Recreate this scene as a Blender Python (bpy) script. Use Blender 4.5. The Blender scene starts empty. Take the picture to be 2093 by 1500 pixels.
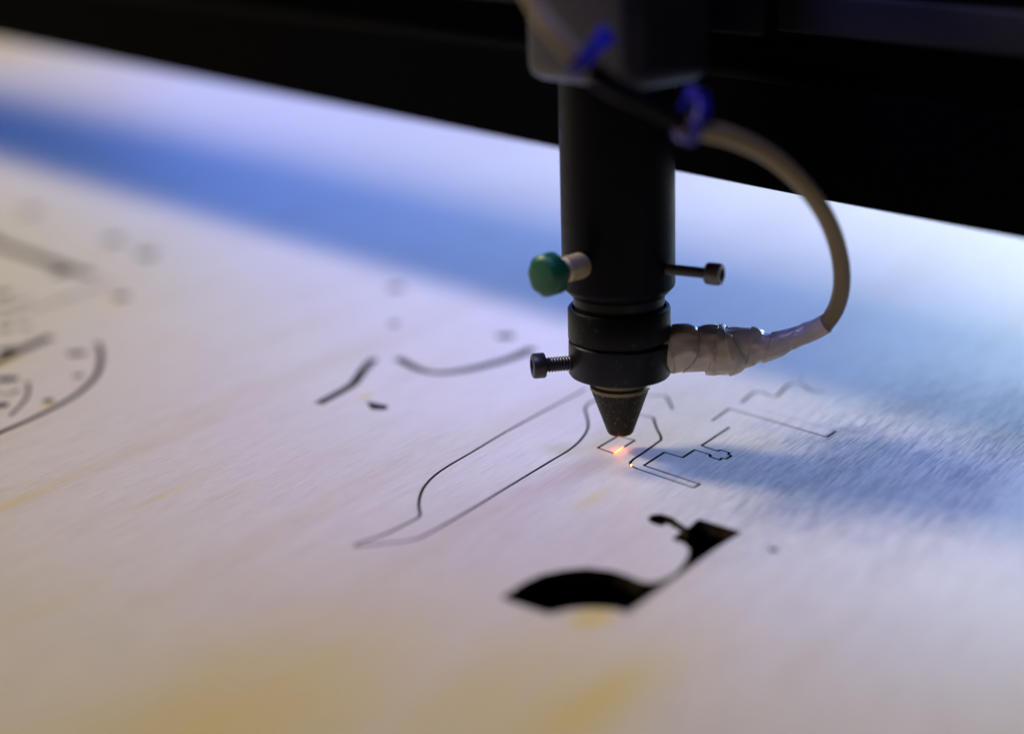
import bpy, bmesh, math, random
from mathutils import Vector, Matrix, noise, geometry
random.seed(7)
MM = 0.001
scene = bpy.context.scene

# ------------------------------------------------------------------ camera
F_PX, PHI, RHO, CAM_H = 3500.0, math.radians(17.5), math.radians(-1.8), 148.0   # mm
fw = Vector((0, math.cos(PHI), -math.sin(PHI)))
up0 = Vector((0, math.sin(PHI), math.cos(PHI)))
rt0 = Vector((1, 0, 0))
rt = rt0*math.cos(RHO) + up0*math.sin(RHO)
up = up0*math.cos(RHO) - rt0*math.sin(RHO)
CAM = Vector((0, 0, CAM_H))

cam_data = bpy.data.cameras.new('camera')
cam = bpy.data.objects.new('camera', cam_data)
scene.collection.objects.link(cam)
m = Matrix((rt, up, -fw)).transposed().to_4x4()
m.translation = CAM*MM
cam.matrix_world = m
cam_data.sensor_width = 36.0
cam_data.lens = F_PX/2093*36.0
cam_data.clip_start = 0.01
cam_data.clip_end = 30
cam_data.dof.use_dof = True
cam_data.dof.focus_distance = 0.4165
cam_data.dof.aperture_fstop = 3.5
scene.camera = cam

# ------------------------------------------------------------------ world and lamps
world = bpy.data.worlds.new('World'); scene.world = world
world.use_nodes = True
bg = world.node_tree.nodes['Background']
bg.inputs[0].default_value = (0.8, 0.85, 1.0, 1)
bg.inputs[1].default_value = 0.004

def area(name, loc, target, sx, sy, power, col):
    d = bpy.data.lights.new(name, 'AREA'); d.shape = 'RECTANGLE'
    d.size, d.size_y, d.energy, d.color = sx*MM, sy*MM, power, col
    o = bpy.data.objects.new(name, d); scene.collection.objects.link(o)
    o.location = Vector(loc)*MM
    o.rotation_euler = (Vector(target)-Vector(loc)).to_track_quat('-Z', 'Y').to_euler()
    return o
BX, BN = Vector((.642, -.767, 0)), Vector((.767, .642, 0))      # along the gantry, away from the camera across it
area('warm_lamp', (-1960, 1490, 1850), (0, 450, 0), 600, 600, 73, (1.0, .87, .65))
area('blue_lamp', (60, 1190, 300), (-60, 480, 30), 700, 480, 3.7, (.085, .225, 1.0))
area('cool_lamp', (345, 790, 200), (60, 460, 0), 160, 140, 1.6, (.58, .80, 1.0))
violet_fill = area('added_violet_fill', (-45, 330, 370), (55, 460, 0), 150, 90, .20, (.30, .32, 1.0))  # added violet-blue fill for the wood and mount block, no real fixture
violet_fill.data.spread = math.radians(75)

scene.view_settings.view_transform = 'Standard'
scene.view_settings.look = 'None'
scene.view_settings.exposure = 0.12
scene.view_settings.gamma = 1
scene.view_settings.use_curve_mapping = False
scene.render.engine = 'CYCLES'
scene.cycles.use_denoising = True
scene.cycles.max_bounces = 8

# ------------------------------------------------------------------ helpers (all lengths in mm)
def ray(x, y): return fw + rt*((x-1046.5)/F_PX) + up*((750-y)/F_PX)
def P(x, y, z=0.0):
    d = ray(x, y); return CAM + d*((z-CAM_H)/d.z)
def D(x, y, depth): return CAM + ray(x, y)*depth
def obj(name, bm, mat, parent=None, smooth=True, sharp=40):
    me = bpy.data.meshes.new(name)
    bmesh.ops.recalc_face_normals(bm, faces=bm.faces)
    bm.transform(Matrix.Scale(MM, 4))
    bm.to_mesh(me); bm.free()
    for mt in (mat if isinstance(mat, (list, tuple)) else [mat]): me.materials.append(mt)
    if smooth:
        me.polygons.foreach_set('use_smooth', [True]*len(me.polygons))
        me.set_sharp_from_angle(angle=math.radians(sharp))
    o = bpy.data.objects.new(name, me); scene.collection.objects.link(o)
    if parent:
        o.parent = parent
        if parent.type == 'EMPTY':                                             # mesh parts already sit in world coordinates
            o.matrix_parent_inverse = Matrix.Translation(parent.location).inverted()
    return o
def thing(name, label, cat, loc, group=None):
    o = bpy.data.objects.new(name, None); scene.collection.objects.link(o)
    o.location = Vector(loc)*MM; o.empty_display_size = .01
    o['label'] = label; o['category'] = cat
    if group: o['group'] = group
    return o
def frame(axis):
    a = axis.normalized()
    u = a.cross(Vector((0, 0, 1)))
    if u.length < 1e-4: u = Vector((1, 0, 0))
    u.normalize(); return a, u, a.cross(u).normalized()
def lathe(bm, base, axis, prof, seg=96, closed=True):
    """prof: list of (radius, distance along axis)"""
    a, u, v = frame(axis)
    rings = []
    for r, t in prof:
        rings.append([bm.verts.new(base + a*t + (u*math.cos(2*math.pi*k/seg)+v*math.sin(2*math.pi*k/seg))*r) for k in range(seg)])
    for A, B in zip(rings, rings[1:]):
        for k in range(seg):
            bm.faces.new((A[k], A[(k+1) % seg], B[(k+1) % seg], B[k]))
    if closed:
        bm.faces.new(rings[0][::-1]); bm.faces.new(rings[-1])
def spline(pts, n=10):
    out = []
    P4 = [pts[0]*2-pts[1]] + list(pts) + [pts[-1]*2-pts[-2]]
    for i in range(1, len(P4)-2):
        p0, p1, p2, p3 = P4[i-1:i+3]
        for k in range(n):
            t = k/n
            out.append(.5*((2*p1)+(p2-p0)*t+(2*p0-5*p1+4*p2-p3)*t*t+(3*p1-p0-3*p2+p3)*t*t*t))
    out.append(pts[-1].copy()); return out
def tube(bm, path, rad, seg=32, cap=True):
    """rad: function (i, angle) -> radius"""
    rings = []; u = None
    for i, p in enumerate(path):
        t = (path[min(i+1, len(path)-1)]-path[max(i-1, 0)]).normalized()
        if u is None: u = t.cross(Vector((0, 1, 0))).normalized()
        u = (u - t*u.dot(t)).normalized(); v = t.cross(u)
        rings.append([bm.verts.new(p+(u*math.cos(2*math.pi*k/seg)+v*math.sin(2*math.pi*k/seg))*rad(i, 2*math.pi*k/seg)) for k in range(seg)])
    for A, B in zip(rings, rings[1:]):
        for k in range(seg): bm.faces.new((A[k], A[(k+1) % seg], B[(k+1) % seg], B[k]))
    if cap: bm.faces.new(rings[0][::-1]); bm.faces.new(rings[-1])
def box(bm, c, ex, ey, ez, hx, hy, hz, bev=0, seg=3):
    vs = {}
    for i in (-1, 1):
        for j in (-1, 1):
            for k in (-1, 1):
                vs[i, j, k] = bm.verts.new(c+ex*hx*i+ey*hy*j+ez*hz*k)
    fs = []
    for q in (((-1,-1,-1),(-1,1,-1),(1,1,-1),(1,-1,-1)), ((-1,-1,1),(1,-1,1),(1,1,1),(-1,1,1)), ((-1,-1,-1),(1,-1,-1),(1,-1,1),(-1,-1,1)),
              ((-1,1,-1),(-1,1,1),(1,1,1),(1,1,-1)), ((-1,-1,-1),(-1,-1,1),(-1,1,1),(-1,1,-1)), ((1,-1,-1),(1,1,-1),(1,1,1),(1,-1,1))):
        fs.append(bm.faces.new([vs[x] for x in q]))
    if bev:
        es = list({e for f in fs for e in f.edges})
        bmesh.ops.bevel(bm, geom=es, offset=bev, segments=seg, affect='EDGES', profile=.5)
Z = Vector((0, 0, 1))

# ------------------------------------------------------------------ materials
class Nodes:
    def __init__(s, name):
        s.m = bpy.data.materials.new(name); s.m.use_nodes = True
        s.t = s.m.node_tree; s.b = s.t.nodes['Principled BSDF']
    def n(s, typ, **kw):
        x = s.t.nodes.new(typ)
        for k, v in kw.items():
            if isinstance(k, str) and hasattr(x, k): setattr(x, k, v)
        return x
    def l(s, a, b): s.t.links.new(a, b)
    def val(s, sock, v):
        if hasattr(v, 'node'): s.l(v, sock)
        else: sock.default_value = v
    def math(s, op, a, b=0.0, c=None, clamp=False):
        x = s.n('ShaderNodeMath', operation=op, use_clamp=clamp)
        s.val(x.inputs[0], a); s.val(x.inputs[1], b)
        if c is not None: s.val(x.inputs[2], c)
        return x.outputs[0]
    def mix(s, f, a, b):
        x = s.n('ShaderNodeMix', data_type='RGBA')
        s.val(x.inputs[0], f)
        for i, v in ((6, a), (7, b)):
            if hasattr(v, 'node'): s.l(v, x.inputs[i])
            else: x.inputs[i].default_value = (*v, 1)
        return x.outputs[2]
    def noise(s, vec, scale=(1, 1, 1), detail=3, rough=.55, loc=(0, 0, 0)):
        mp = s.n('ShaderNodeMapping'); mp.inputs['Scale'].default_value = scale; mp.inputs['Location'].default_value = loc
        s.l(vec, mp.inputs[0])
        x = s.n('ShaderNodeTexNoise'); x.inputs['Scale'].default_value = 1; x.inputs['Detail'].default_value = detail; x.inputs['Roughness'].default_value = rough
        s.l(mp.outputs[0], x.inputs['Vector']); return x.outputs['Fac']
    def ramp(s, f, lo, hi):
        x = s.n('ShaderNodeMapRange'); s.val(x.inputs[0], f)
        x.inputs[1].default_value = lo; x.inputs[2].default_value = hi; return x.outputs[0]
    def coord(s): return s.n('ShaderNodeTexCoord').outputs['Object']
    def bump(s, h, strength, dist):
        x = s.n('ShaderNodeBump'); x.inputs['Strength'].default_value = strength; x.inputs['Distance'].default_value = dist
        s.l(h, x.inputs['Height']); s.l(x.outputs[0], s.b.inputs['Normal'])
    def set(s, **kw):
        for k, v in kw.items():
            k = k.replace('_', ' ')
            if hasattr(v, 'node'): s.l(v, s.b.inputs[k])
            else: s.b.inputs[k].default_value = (*v, 1) if isinstance(v, tuple) else v
        return s

def worn(name, col, col2, rough, metal=0, scale=900, lo=.55, hi=.75, bump=.15, spec=.5):
    N = Nodes(name); c = N.coord()
    f = N.ramp(N.noise(c, (scale, scale, scale), 5, .65), lo, hi)
    g = N.noise(c, (scale*.25,)*3, 4)
    N.set(Base_Color=N.mix(f, col, col2), Metallic=metal, Roughness=N.math('MULTIPLY_ADD', g, .3, rough-.12))
    N.b.inputs['Specular IOR Level'].default_value = spec
    N.bump(N.noise(c, (scale*3,)*3, 3), bump, .0001)
    return N.m
M = {}
M['anodised'] = worn('black_anodised_aluminium', (.0035, .0035, .005), (.006, .006, .008), .36, spec=.06)
M['collar'] = worn('worn_black_collar', (.006, .0065, .008), (.055, .050, .040), .33, scale=420, lo=.60, hi=.74, spec=.18)
M['nozzle'] = worn('sooty_nozzle_metal', (.015, .013, .011), (.26, .18, .08), .5, scale=1500, lo=.59, hi=.68, bump=.7, spec=.2)
M['rim'] = worn('tarnished_brass', (.22, .19, .10), (.11, .095, .05), .45, metal=.7)
M['brass'] = worn('knurled_brass', (.62, .52, .28), (.42, .34, .16), .38, metal=.5)
M['green'] = worn('green_anodised_knob', (.0, .085, .030), (.0, .11, .040), .34, spec=.5)
M['blackscrew'] = worn('black_oxide_screw', (.016, .014, .012), (.06, .045, .025), .40, scale=1500, spec=.6)
M['steelscrew'] = worn('steel_screw', (.15, .15, .14), (.07, .07, .065), .32, metal=.5)
M['grey'] = worn('grey_mount_block', (.022, .022, .032), (.016, .016, .022), .28, metal=.2, spec=.4)
M['beam'] = worn('black_gantry_paint', (.0012, .0012, .0015), (.002, .002, .0024), .6, spec=.01)
M['rail'] = worn('dark_guide_rail', (.016, .016, .020), (.010, .010, .012), .35, spec=.1)
M['bed'] = worn('dark_machine_bed', (.006, .006, .006), (.010, .009, .008), .7, scale=300, spec=.1)
M['tie'] = worn('blue_plastic_tie', (.016, .013, .27), (.022, .016, .33), .45)
M['char'] = worn('charred_cut_edge', (.03, .019, .009), (.20, .13, .045), .8, scale=700, spec=.1)
def hose_mat():
    N = Nodes('translucent_hose'); c = N.coord()
    N.set(Base_Color=N.mix(N.noise(c, (60, 60, 60)), (.25, .19, .09), (.31, .235, .11)), Roughness=.42)
    N.b.inputs['Subsurface Weight'].default_value = .0
    N.b.inputs['Specular IOR Level'].default_value = .25
    N.b.inputs['Subsurface Radius'].default_value = (.002, .0015, .001)
    N.b.inputs['Subsurface Scale'].default_value = 1
    return N.m
M['hose'] = hose_mat()
def tape_mat():
    N = Nodes('crumpled_grey_tape'); c = N.coord()
    f = N.noise(c, (160, 160, 160), 4)
    N.set(Base_Color=N.mix(f, (.60, .51, .39), (.74, .65, .51)), Roughness=N.math('MULTIPLY_ADD', f, .2, .14))
    N.b.inputs['Metallic'].default_value = 0
    N.bump(N.noise(c, (350, 350, 350), 3), .25, .0003)
    return N.m
M['tape'] = tape_mat()
def glow(name, col, s):
    N = Nodes(name); N.set(Base_Color=(.1, .05, .02))
    N.b.inputs['Emission Color'].default_value = (*col, 1); N.b.inputs['Emission Strength'].default_value = s
    return N.m
M['burn'] = glow('glowing_burn', (1, .33, .06), 3.0)
M['ember'] = glow('glowing_ember', (1, .42, .10), 5)

GRAIN = math.radians(56)
ga, gp = Vector((math.cos(GRAIN), math.sin(GRAIN))), Vector((-math.sin(GRAIN), math.cos(GRAIN)))
def wood_mat():
    N = Nodes('birch_plywood'); c = N.coord()
    mp = N.n('ShaderNodeMapping', vector_type='TEXTURE'); mp.inputs['Rotation'].default_value = (0, 0, GRAIN)
    N.l(c, mp.inputs[0]); g = mp.outputs[0]                                   # x along the grain, y across
    warp = N.noise(g, (9, 40, 1), 2)
    sep = N.n('ShaderNodeSeparateXYZ'); N.l(g, sep.inputs[0])
    comb = N.n('ShaderNodeCombineXYZ'); N.l(sep.outputs[0], comb.inputs[0])
    N.l(N.math('MULTIPLY_ADD', warp, .012, sep.outputs[1]), comb.inputs[1]); gw = comb.outputs[0]
    broad = N.noise(gw, (7, 55, 1), 3, .5, (3, 1, 0))
    mid = N.noise(gw, (20, 260, 1), 3, .6)
    fine = N.noise(g, (110, 3000, 1), 4, .65)
    fuzz = N.noise(g, (75, 1500, 1), 5, .75, (5, 2, 0))                       # raised, torn fibres
    zone = N.noise(g, (14, 40, 1), 2, .5, (2, 7, 0))
    def spot(px, py, la, lp):
        q = P(px, py)*MM; q2 = Vector((q.x, q.y))
        dx = N.math('DIVIDE', N.math('SUBTRACT', sep.outputs[0], q2.dot(ga)), la*MM)
        dy = N.math('DIVIDE', N.math('SUBTRACT', sep.outputs[1], q2.dot(gp)), lp*MM)
        return N.math('ADD', N.math('MULTIPLY', dx, dx), N.math('MULTIPLY', dy, dy))
    rough_patch = N.math('SUBTRACT', 1.0, N.math('ADD', spot(1830, 930, 85, 46), N.math('MULTIPLY', N.math('SUBTRACT', zone, .5), 1.2)), clamp=True)
    torn = N.math('MULTIPLY_ADD', rough_patch, .85, .15)
    col = N.mix(N.math('MULTIPLY', N.ramp(broad, .50, .78), .6), (.70, .64, .55), (.62, .52, .34))
    col = N.mix(N.math('MULTIPLY', N.ramp(mid, .48, .75), .28), col, (.56, .46, .33))
    col = N.mix(N.math('MULTIPLY', N.ramp(fine, .50, .72), .28), col, (.34, .28, .22))
    col = N.mix(N.math('MULTIPLY', N.math('MULTIPLY', N.ramp(fuzz, .47, .60), torn), .9), col, (.13, .12, .12))
    col = N.mix(N.math('MULTIPLY', N.math('MULTIPLY', N.ramp(N.noise(g, (110, 330, 1), 3, .6, (1, 3, 0)), .48, .66), rough_patch), .7), col, (.22, .21, .22))
    # heartwood stains, and warm-lit hole walls at left painted in as yellow spots
    stain_and_lit = None
    for (px, py, la, lp, amt) in STAINS_AND_LIT_WALLS:
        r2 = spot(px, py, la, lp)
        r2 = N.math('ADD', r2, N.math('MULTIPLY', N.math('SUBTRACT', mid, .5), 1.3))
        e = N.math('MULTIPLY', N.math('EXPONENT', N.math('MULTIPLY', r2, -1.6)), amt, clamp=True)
        stain_and_lit = e if stain_and_lit is None else N.math('MAXIMUM', stain_and_lit, e)
    col = N.mix(stain_and_lit, col, (.66, .52, .17))
    hgt = N.math('MULTIPLY_ADD', fine, .6, N.math('MULTIPLY', N.math('MULTIPLY', fuzz, torn), 1.8))
    N.bump(N.math('MULTIPLY_ADD', mid, .5, hgt), .9, .0004)
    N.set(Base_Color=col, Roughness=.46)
    N.b.inputs['Specular IOR Level'].default_value = .4
    return N.m
STAINS_AND_LIT_WALLS = [(1212, 1020, 10, 2.8, .55), (1210, 1262, 8, 6, 1.25), (1190, 1450, 36, 14, .95), (1010, 1420, 48, 24, .65), (20, 1030, 16, 2.5, .55), (746, 811, 3.2, 1.6, 1.3), (228, 622, 6, 4, .6), (14, 742, 8, 3, .9), (98, 828, 3, 2, .8),
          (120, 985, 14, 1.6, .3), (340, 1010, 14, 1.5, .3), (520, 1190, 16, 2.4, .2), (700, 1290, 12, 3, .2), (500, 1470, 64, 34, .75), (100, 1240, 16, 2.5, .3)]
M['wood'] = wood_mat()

# ------------------------------------------------------------------ plywood sheet with every cut as a real opening
polys = []; GDIR = Vector((math.cos(GRAIN), math.sin(GRAIN)))
def stroke(pts, w, closed=False, curve=False, n=8):
    q = [P(x, y).to_2d() for x, y in pts]
    if curve: q = spline(q, n)
    if closed: q = q + [q[0]]
    for a, b in zip(q, q[1:]):
        d = (b-a)
        if d.length < 1e-6: continue
        d.normalize(); s = Vector((-d.y, d.x))*w/2*(.72+.42*abs(d.dot(GDIR)))   # the beam cuts a wider slot along the fibres
        polys.append([a+s, a-s, b-s, b+s])
    for p in q[1:-1] if not closed else q:
        polys.append([p+Vector((math.cos(k*math.pi/4+.39), math.sin(k*math.pi/4+.39)))*w*.40 for k in range(8)])
def hole(pts, grow=0):
    q = [P(x, y).to_2d() for x, y in pts]
    polys.append(q)
    if grow: stroke(pts, grow, closed=True)
def round_hole(x, y, r, n=20, sx=1.0):
    c = P(x, y).to_2d(); r *= 1.3
    polys.append([c+Vector((math.cos(2*math.pi*k/n)*r*sx, math.sin(2*math.pi*k/n)*r)) for k in range(n)])
K = .66
# long open outline left of the nozzle
stroke([(1196,795),(1182,803),(1090,852),(1033,883),(961,926),(918,951),(889,971),(869,992),(859,1012),(856,1032),(858,1052),(846,1062),(789,1090),(723,1113)], K, curve=True)
stroke([(722,1117),(780,1111),(843,1103),(875,1090),(947,1050),(1033,998),(1119,946),(1165,918),(1190,895),(1202,872),(1199,849),(1196,835),(1205,823),(1222,816)], K, curve=True)
# small rectangle being cut
stroke([(1255.7,927),(1221.7,915),(1258,894),(1263,891),(1297.7,899.8),(1271,916)], K)
# stepped outline with a small cross
stroke([(1300,846),(1315,849),(1335,853),(1342,875),(1351,892),(1351,899),(1321,921),(1295,938),(1288,945),(1290,952),(1303,958),(1418,996.5),(1431,989),(1409,982),(1316,951),
        (1358,924),(1395,935),(1420,919),(1452,929),(1451,933),(1471,940),(1475,936),(1484,938),(1495,931),(1488,928),(1491,925),(1472,919),(1467,922),(1434,910.5),(1491,873)], K)
stroke([(1455,860),(1491,835),(1690,893),(1709,881)], K)
stroke([(1709,881),(1640,860),(1565,838)], .14)
stroke([(1515,823),(1547,800),(1584,810),(1612,786),(1636,785),(1662,800),(1687,799)], K*1.1, curve=True, n=5)
round_hole(1637, 773, .5)
stroke([(1322,808),(1362,809),(1375,836)], K)
# black cut-out in front
hole([(1030,1222),(1053,1207),(1075,1192),(1112,1175),(1157,1166),(1201,1162),(1248,1167),(1280,1177),(1305,1188),(1327,1192),(1349,1190),(1368,1183),(1384,1174),
      (1400,1158),(1411,1138),(1415,1123),(1403,1110),(1379,1102),(1399,1085),(1390,1082),(1368,1069),(1358,1067),(1352,1073),(1336,1068),(1329,1060),(1337,1053),(1352,1052),(1370,1058),(1384,1069),
      (1402,1080),(1412,1079),(1431,1063),(1510,1087),(1453,1123),(1400,1163),(1380,1177),(1358,1192),(1279,1250),(1264,1244),(1232,1241),(1201,1240),(1169,1242),(1144,1247),(1122,1253)], 1.15)
round_hole(1581, 1123, .85)
# openings on the far left part of the sheet
stroke([(-40,480),(0,500),(80,528),(150,552),(190,562)], 6.5, curve=True)
round_hole(125, 557, 3.0); round_hole(65, 432, 3.2); round_hole(232, 490, 3.2); round_hole(300, 520, 3.4)
round_hole(248, 606, 2.4)
stroke([(-20,745),(40,716),(105,688)], 4.0)
stroke([(-40,905),(0,884),(60,858),(120,828),(165,800),(195,770),(205,745),(205,715),(198,700)], 1.7, curve=True)
stroke([(0,655),(120,615),(230,575)], 1.2)
stroke([(20,850),(48,822),(58,800),(56,780)], 1.0, curve=True)
round_hole(157, 722, 1.9, sx=1.3); round_hole(160, 768, 1.2); round_hole(99, 819, 1.3); round_hole(20, 716, 2.2, sx=1.4); round_hole(14, 775, 2.0, sx=1.4)
round_hole(2, 828, 1.8); round_hole(12, 672, 1.6)
round_hole(4, 602, 2.6); round_hole(52, 668, 1.4); stroke([(-30,640),(0,632),(62,612)], 1.6); stroke([(-20,800),(14,806),(40,796)], 1.2, curve=True)
# cuts behind the head
stroke([(650,825),(690,804),(722,784),(742,757),(765,733)], 2.6, curve=True)
stroke([(812,732),(850,752),(890,762),(945,757),(1000,745),(1050,730),(1090,712)], 3.3, curve=True)
round_hole(1033, 687, 2.0, sx=1.2); round_hole(808, 588, 2.4); round_hole(806, 662, 1.5)
hole([(750,821),(792,829),(788,837),(760,836)], .4)

def pip(p, poly):
    c = False; j = len(poly)-1
    for i in range(len(poly)):
        a, b = poly[i], poly[j]
        if (a.y > p.y) != (b.y > p.y) and p.x < (b.x-a.x)*(p.y-a.y)/(b.y-a.y)+a.x: c = not c
        j = i
    return c
def build_board():
    T = 3.0
    vs, es = [], []
    def loop(poly):
        i0 = len(vs); vs.extend(v.copy() for v in poly)
        es.extend((i0+k, i0+(k+1) % len(poly)) for k in range(len(poly)))
    loop([Vector((-800, 90)), Vector((900, 90)), Vector((900, 1700)), Vector((-800, 1700))])
    for p in polys: loop(p)
    V, E_, Fc, _, _, _ = geometry.delaunay_2d_cdt(vs, es, [], 0, 1e-5)
    boxes = [(min(v.x for v in p), max(v.x for v in p), min(v.y for v in p), max(v.y for v in p), p) for p in polys]
    keep = []
    for f in Fc:
        c = sum((V[i] for i in f), Vector((0, 0)))/len(f)
        if not any(x0 <= c.x <= x1 and y0 <= c.y <= y1 and pip(c, p) for x0, x1, y0, y1, p in boxes): keep.append(f)
    used = sorted({i for f in keep for i in f})
    bm = bmesh.new(); top, bot = {}, {}
    for i in used:
        top[i] = bm.verts.new((V[i].x, V[i].y, 0)); bot[i] = bm.verts.new((V[i].x, V[i].y, -T))
    cnt = {}
    for f in keep:
        bm.faces.new([top[i] for i in f]); bm.faces.new([bot[i] for i in reversed(f)])
        for a, b in zip(f, f[1:]+f[:1]): cnt.setdefault(frozenset((a, b)), []).append((a, b))
    for k, l in cnt.items():
        if len(l) == 1:
            a, b = l[0]
            w = bm.faces.new((top[b], top[a], bot[a], bot[b])); w.material_index = 1
    return bm
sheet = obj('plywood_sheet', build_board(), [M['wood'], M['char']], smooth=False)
sheet['label'] = 'pale birch plywood sheet with dark laser-cut lines and openings'
sheet['category'] = 'plywood sheet'

bm = bmesh.new()
box(bm, Vector((50, 900, -32)), Vector((1, 0, 0)), Vector((0, 1, 0)), Z, 1000, 900, 6)
bed = obj('machine_bed', bm, M['bed'], smooth=False); bed['kind'] = 'structure'

# ------------------------------------------------------------------ gantry beam
gantry = thing('gantry_beam', 'black gantry beam crossing the dark background behind the laser head', 'gantry beam', (0, 466, 66))
GA, GB = P(0, 82, 67.4), P(2093, 490, 59.8)                            # lower front edge of the beam
GD = (GB-GA).normalized()
bm = bmesh.new()
prof = [(0, .6), (.6, 0), (59, 0), (60, 1), (60, 60), (8, 60), (8, 178), (0, 178), (0, 34), (2.5, 32), (2.5, 28), (0, 26)]  # tall thin front plate added above the view to block the blue lamp
A = [bm.verts.new(GA+GD*-2400+BN*a+Z*z) for a, z in prof]; B = [bm.verts.new(GB+GD*330+BN*a+Z*z) for a, z in prof]
for i in range(len(prof)):
    j = (i+1) % len(prof); bm.faces.new((A[i], A[j], B[j], B[i]))
bm.faces.new(A[::-1]); bm.faces.new(B)
obj('beam_body', bm, M['beam'], gantry, smooth=False)
bm = bmesh.new(); box(bm, GA+GD*-780+BN*-2.2+Z*44, GD, BN, Z, 1590, 2.1, 4.5, .5)
obj('guide_rail', bm, M['rail'], gantry)

# ------------------------------------------------------------------ laser head
AX = P(1268.5, 917)
def zax(y):
    lo, hi = 0, 200
    for _ in range(50):
        mid = (lo+hi)/2
        q = AX+Z*mid-CAM
        yy = 750-F_PX*q.dot(up)/q.dot(fw)
        if yy > y: lo = mid
        else: hi = mid
    return lo
def rpx(r, y): return r*(AX+Z*zax(y)-CAM).dot(fw)/F_PX
head = thing('laser_cutter', 'black laser cutting head with conical nozzle held above the plywood', 'laser cutter', AX)
def part(name, prof, mat, parent=head, base=AX, axis=Z, seg=128, sharp=35):
    bm = bmesh.new(); lathe(bm, base, axis, prof, seg); return obj(name, bm, mat, parent, sharp=sharp)
z0, z1 = zax(886), zax(794)
rt0_, rt1_ = rpx(20, 886), rpx(60, 794)
nose = part('nozzle_tip', [(.9, z0+2), (.9, z0+.1), (1.1, z0), (rt0_, z0), (rt0_+.45, z0+.22), (rt0_+.85, z0+.75), (rt1_-.15, z1-.25), (rt1_-.05, z1)], M['nozzle'])
part('nozzle_rim', [(rt1_-.05, z1), (rt1_+.12, z1+.15), (rt1_+.15, z1+.9), (rt1_-.5, z1+1.5), (rt1_-.5, zax(764)+.7)], M['rim'], nose)
zb, zt = zax(764), zax(693)
R1 = rpx(105, 730)
lower = part('lower_collar', [(rt1_-.8, zb+.5), (R1-1.0, zb), (R1-.35, zb+.25), (R1, zb+.8), (R1, zt-.35), (R1-.25, zt), (R1-1.0, zt+.02), (R1-2.2, zt+.02)], M['collar'])
# the collar sits a touch askew, as in the photo
lower.data.transform(Matrix.Translation(AX*MM+Z*zb*MM) @ Matrix.Rotation(math.radians(1.0), 4, 'Y') @ Matrix.Translation(-(AX*MM+Z*zb*MM)))
zu = zax(624)
R2 = rpx(105, 660)
part('upper_collar', [(R1-2.4, zt-.3), (R2-.9, zt-.1), (R2-.9, zt+.55), (R2-.2, zt+.65), (R2, zt+.9), (R2, zu-.5), (R2-.35, zu), (R2-1.0, zu), (R2-1.2, zu-.3), (R2-1.3, zu-1.4), (R2-2.5, zu-1.5)], M['collar'])
zn = zax(601); zc = zax(581)
R3 = rpx(115.5, 580); RN = rpx(94, 601)
part('neck', [(RN-.6, zu-2), (RN-.6, zu-1.2), (RN-.3, zu-1.0), (RN-.3, zu+.5), (RN, zu+.9), (RN, zn+.2), (RN-1.5, zn+.3)], M['collar'])
part('lens_tube', [(RN-.8, zn+.05), (RN+.1, zn), (RN+.3, zn+.1), (R3-.15, zc-.1), (R3, zc+.3), (R3, 118), (R3-1, 118)], M['anodised'])

# carriage block gripping the tube, and the plate that carries it on the beam
near = D(1290, 150, 345); zm = D(1068, 166, 370).z                        # block bolted in front of the tube
deep = 25
bm = bmesh.new(); box(bm, near.xy.to_3d()-BX*17+BN*deep/2+Z*(zm+30), BX, BN, Z, 17, deep/2, 30, 4.0, 5)
blk = obj('mount_block', bm, M['grey'], head)
bm = bmesh.new(); lathe(bm, AX.xy.to_3d(), Z, [(R3-.5, zm+1), (17, zm+1), (17.5, zm+1.5), (17.5, zm+50), (R3-.5, zm+50)], 96)
obj('tube_clamp', bm, M['anodised'], head)
bm = bmesh.new(); box(bm, AX.xy.to_3d()+Vector((1, 23.5, 73)), Vector((1, 0, 0)), Vector((0, 1, 0)), Z, 8, 11, 24, 1)
obj('added_shadow_block', bm, M['anodised'], head)  # unseen block added behind the tube to widen the head's shadow
bm = bmesh.new(); box(bm, AX.xy.to_3d()+BN*19.5+Z*(zm+28), BX, BN, Z, 30, 3.0, 22, 1)
obj('carriage_plate', bm, M['anodised'], head)
for k in (-1, 1):
    bm = bmesh.new(); lathe(bm, near.xy.to_3d()-BN*-.2-BX*(17+11*k)+Z*(zm+44), -BN, [(2.6, 0), (2.6, 2.2), (2.2, 2.6), (1.4, 2.6), (1.3, 1.2)], 32)
    obj('bolt', bm, M['steelscrew'], blk)

def threaded(r, pitch, t0, t1):
    p = []; t = t0
    while t < t1:
        p += [(r-.28, t), (r, t+pitch*.4), (r, t+pitch*.55), (r-.28, t+pitch*.95)]; t += pitch
    return p
# set screw low on the left
zs = zax(733.5)
d = Vector((-.985, -.17, 0)).normalized()
b0 = AX.xy.to_3d()+Z*zs
s1 = obj('set_screw', (lambda bm: (lathe(bm, b0, d, [(1.55, R1-2)]+threaded(1.85, .72, R1-1.8, R1+6.2)+[(1.5, R1+6.4)], 40), bm)[1])(bmesh.new()), M['blackscrew'], head, sharp=25)
L0 = R1+6.1
bm = bmesh.new(); lathe(bm, b0, d, [(1.4, L0), (2.9, L0), (3.1, L0+.25), (3.1, L0+2.5), (2.95, L0+2.95), (2.5, L0+3.2), (1.7, L0+3.2), (1.6, L0+1.6)], 48)
obj('screw_head', bm, M['blackscrew'], s1)
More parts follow.
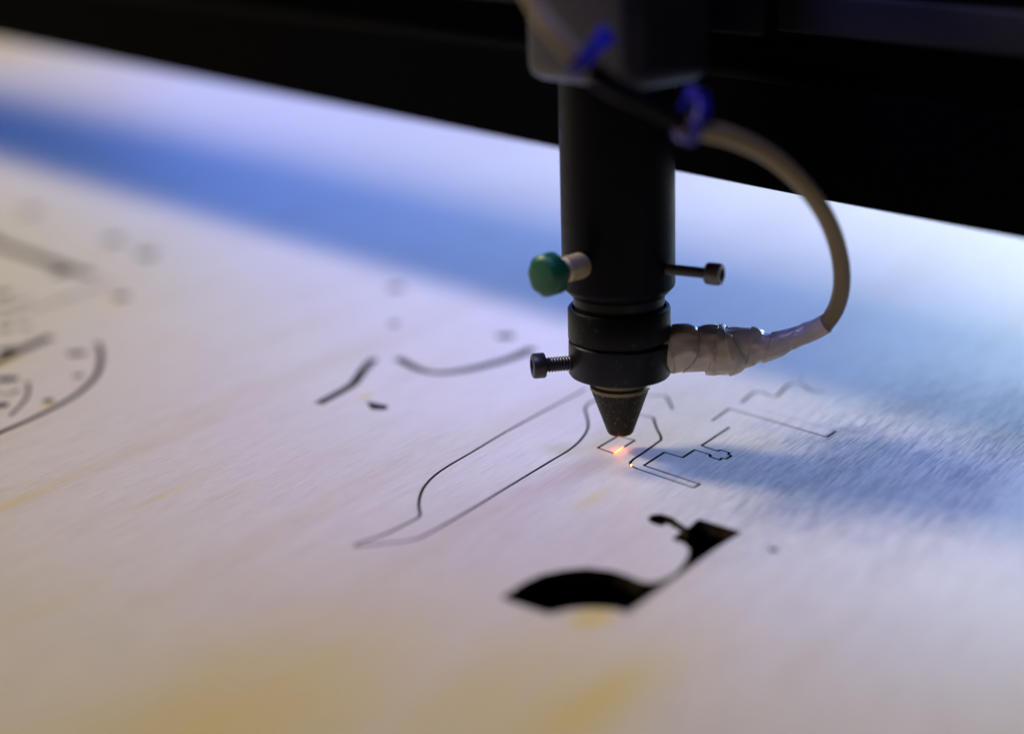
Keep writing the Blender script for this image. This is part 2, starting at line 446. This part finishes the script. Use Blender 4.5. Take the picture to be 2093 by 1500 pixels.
# steel clamping screw on the right
zs = zax(536.5)
rr = R3
d = Vector((.87, -.49, 0)).normalized()
b0 = AX.xy.to_3d()+Z*zs+Vector((.0*rr, -.14*rr, 0))
bm = bmesh.new(); lathe(bm, b0, d, [(1.1, rr-3)]+threaded(1.3, .5, rr-2.8, rr+9.5)+[(1.1, rr+9.6)], 32)
s2 = obj('clamp_screw', bm, M['steelscrew'], head, sharp=25)
bm = bmesh.new(); lathe(bm, b0, d, [(1.2, rr+9.0), (2.4, rr+9.0), (2.6, rr+9.3), (2.65, rr+12.0), (2.3, rr+12.7), (1.4, rr+12.8), (1.3, rr+11.4)], 40)
obj('screw_head', bm, M['steelscrew'], s2)
# green thumb screw on a brass sleeve
zs = zax(558)+4.6
d = Vector((-.70, -.71, 0)).normalized()
b0 = AX.xy.to_3d()+Z*zs
bm = bmesh.new(); lathe(bm, b0, d, [(2.6, R3-2), (3.0, R3-1.5)]+[(3.0+.10*(k % 2), R3-1.2+k*.3) for k in range(24)]+[(2.8, R3+6.2)], 48)
s3 = obj('thumb_screw', bm, M['brass'], head, sharp=60)
bm = bmesh.new(); lathe(bm, b0, d, [(2.0, R3+5.6), (2.4, R3+6.0), (4.0, R3+8.2), (5.1, R3+8.8), (5.3, R3+9.6), (5.3, R3+12.2), (4.7, R3+13.2), (3.2, R3+13.5)], 8)
bmesh.ops.bevel(bm, geom=bm.edges[:], offset=.35, segments=2, affect='EDGES')
obj('knob', bm, M['green'], s3, sharp=50)

# ------------------------------------------------------------------ air hose with taped joint and two blue ties
hose = thing('air_hose', 'translucent beige air hose looping from taped joint up past the mount', 'air hose', D(1690, 668, 409))
hp = [D(*q) for q in ((1560,708,412),(1625,691,411),(1665,678,410),(1690,659,408),(1712,622,404),(1721,570,397),(1712,505,389),(1686,440,380),(1640,377,371),(1575,320,362),(1500,283,353),(1410,257,344),
                      (1330,215,339),(1250,176,337),(1190,128,336),(1140,75,336),(1100,20,337),(1060,-60,338),(1030,-140,340))]
path = spline(hp, 10)
bm = bmesh.new(); tube(bm, path, lambda i, a: 2.02, 32)
hose_body = obj('hose_tube', bm, M['hose'], hose)
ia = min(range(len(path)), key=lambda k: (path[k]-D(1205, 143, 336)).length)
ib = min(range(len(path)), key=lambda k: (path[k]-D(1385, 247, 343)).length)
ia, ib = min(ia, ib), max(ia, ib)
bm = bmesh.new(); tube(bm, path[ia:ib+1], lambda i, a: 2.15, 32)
obj('dark_hose_span', bm, M['anodised'], hose)  # black, slightly thicker length of hose between the two ties
tp = [(1345,717,417,46),(1373,715,417,47),(1400,711,416,49),(1422,715,416,44),(1446,713,416,50),(1466,716,416,51),(1490,716,415,50),(1505,710,415,42),(1541,708,414,38),(1565,709,413,31),(1590,704,412,27),(1625,690,411,21.5),(1661,676,410,20),(1688,661,408,19.5)]
tpath = spline([D(x, y, d_) for x, y, d_, r in tp], 14)
trad = spline([Vector((r*d_/F_PX, 0)) for x, y, d_, r in tp], 14)
def tape_r(i, a):
    s = i/14.0
    r = trad[i].x
    k = min(1, r/4.5)
    wrap = (s*.62 + a/(2*math.pi)*1.0 + .12*math.sin(a*2+s)) % 1.0         # each turn of tape overlaps the last
    r += k*(.5*(1-wrap) if wrap > .03 else .5*wrap/.03) - .30*k
    def crease(sc, sh, off):
        q = Vector((s*sh+a*.22, math.cos(a), math.sin(a)))*sc+Vector((off, 1, 7))
        return noise.voronoi(q)[0][0]
    r += k*(.95*(crease(1.15, .42, 3)-.45) + .42*(crease(2.3, .5, 9)-.4))
    r += k*.10*noise.noise(Vector((s*2, math.cos(a)*3, math.sin(a)*3)))
    return max(r, 2.42)
bm = bmesh.new(); tube(bm, tpath, tape_r, 128)
obj('tape_wrap', bm, M['tape'], hose, sharp=28)
def tie(px, py, depth, tx, ty, tail):
    c = D(px, py, depth)
    i = min(range(len(path)), key=lambda k: (path[k]-c).length)
    c = path[i]; t = (path[i+1]-path[i-1]).normalized()
    view = (CAM-c).normalized()
    a1 = (rt*tx - up*ty); a1 = (a1-t*a1.dot(t)).normalized(); a2 = t.cross(a1).normalized()
    bm = bmesh.new(); n = 40; rings = []
    for k in range(n):                                                     # long loop round the hose and its own tail
        an = 2*math.pi*k/n
        e = c + a1*((3.3+tail/2)*math.cos(an)+tail/2) + a2*2.9*math.sin(an)
        nrm = (a1*math.cos(an)/(3.3+tail/2)+a2*math.sin(an)/2.9).normalized()
        rings.append([bm.verts.new(e+nrm*u_*.45+t*v_*1.5) for u_, v_ in ((-1,-1),(1,-1),(1,1),(-1,1))])
    for k in range(n):
        A_, B_ = rings[k], rings[(k+1) % n]
        for j in range(4): bm.faces.new((A_[j], A_[(j+1) % 4], B_[(j+1) % 4], B_[j]))
    box(bm, c+a1*(3.6+tail)+a2*.5, a1, t, a2, 1.3, 2.1, 1.5, .3, 2)
    return obj('cable_tie', bm, M['tie'], hose, sharp=30)
tie(1190, 128, 336, .55, -.83, 3.2)
tie(1412, 257, 344, .35, -.94, 2.6)

# ------------------------------------------------------------------ burning spot under the nozzle
q0, q1 = P(1256.5, 926.5), P(1274, 914)
burn = thing('laser_burn', 'glowing orange laser burn on the wood right under the nozzle tip', 'burn spot', (q0+q1)/2)
bm = bmesh.new()
axis = (q1-q0).normalized(); L = (q1-q0).length
side = Vector((-axis.y, axis.x, 0))
bmesh.ops.create_icosphere(bm, subdivisions=3, radius=1)
for v in bm.verts:
    x, y, z = v.co
    v.co = (q0+q1)/2 + axis*x*L*.62 + side*y*.2*(1+.3*noise.noise(Vector((x*3, y, 1)))) + Z*(z*.22+.05)
obj('burn_core', bm, M['burn'], burn)
pl = bpy.data.lights.new('burn_light', 'POINT'); pl.energy = .0004; pl.color = (1, .17, .04); pl.shadow_soft_size = .0008
po = bpy.data.objects.new('burn_light', pl); scene.collection.objects.link(po); po.parent = burn
po.location = Vector((0, 0, 1.6*MM))
bm = bmesh.new(); e0 = P(1290, 950.5)
bmesh.ops.create_icosphere(bm, subdivisions=2, radius=.26)
bmesh.ops.translate(bm, verts=bm.verts, vec=e0+Z*.02)
em = obj('ember', bm, M['ember'])
em['label'] = 'tiny glowing ember in the bend of the cut line right of nozzle'; em['category'] = 'ember'
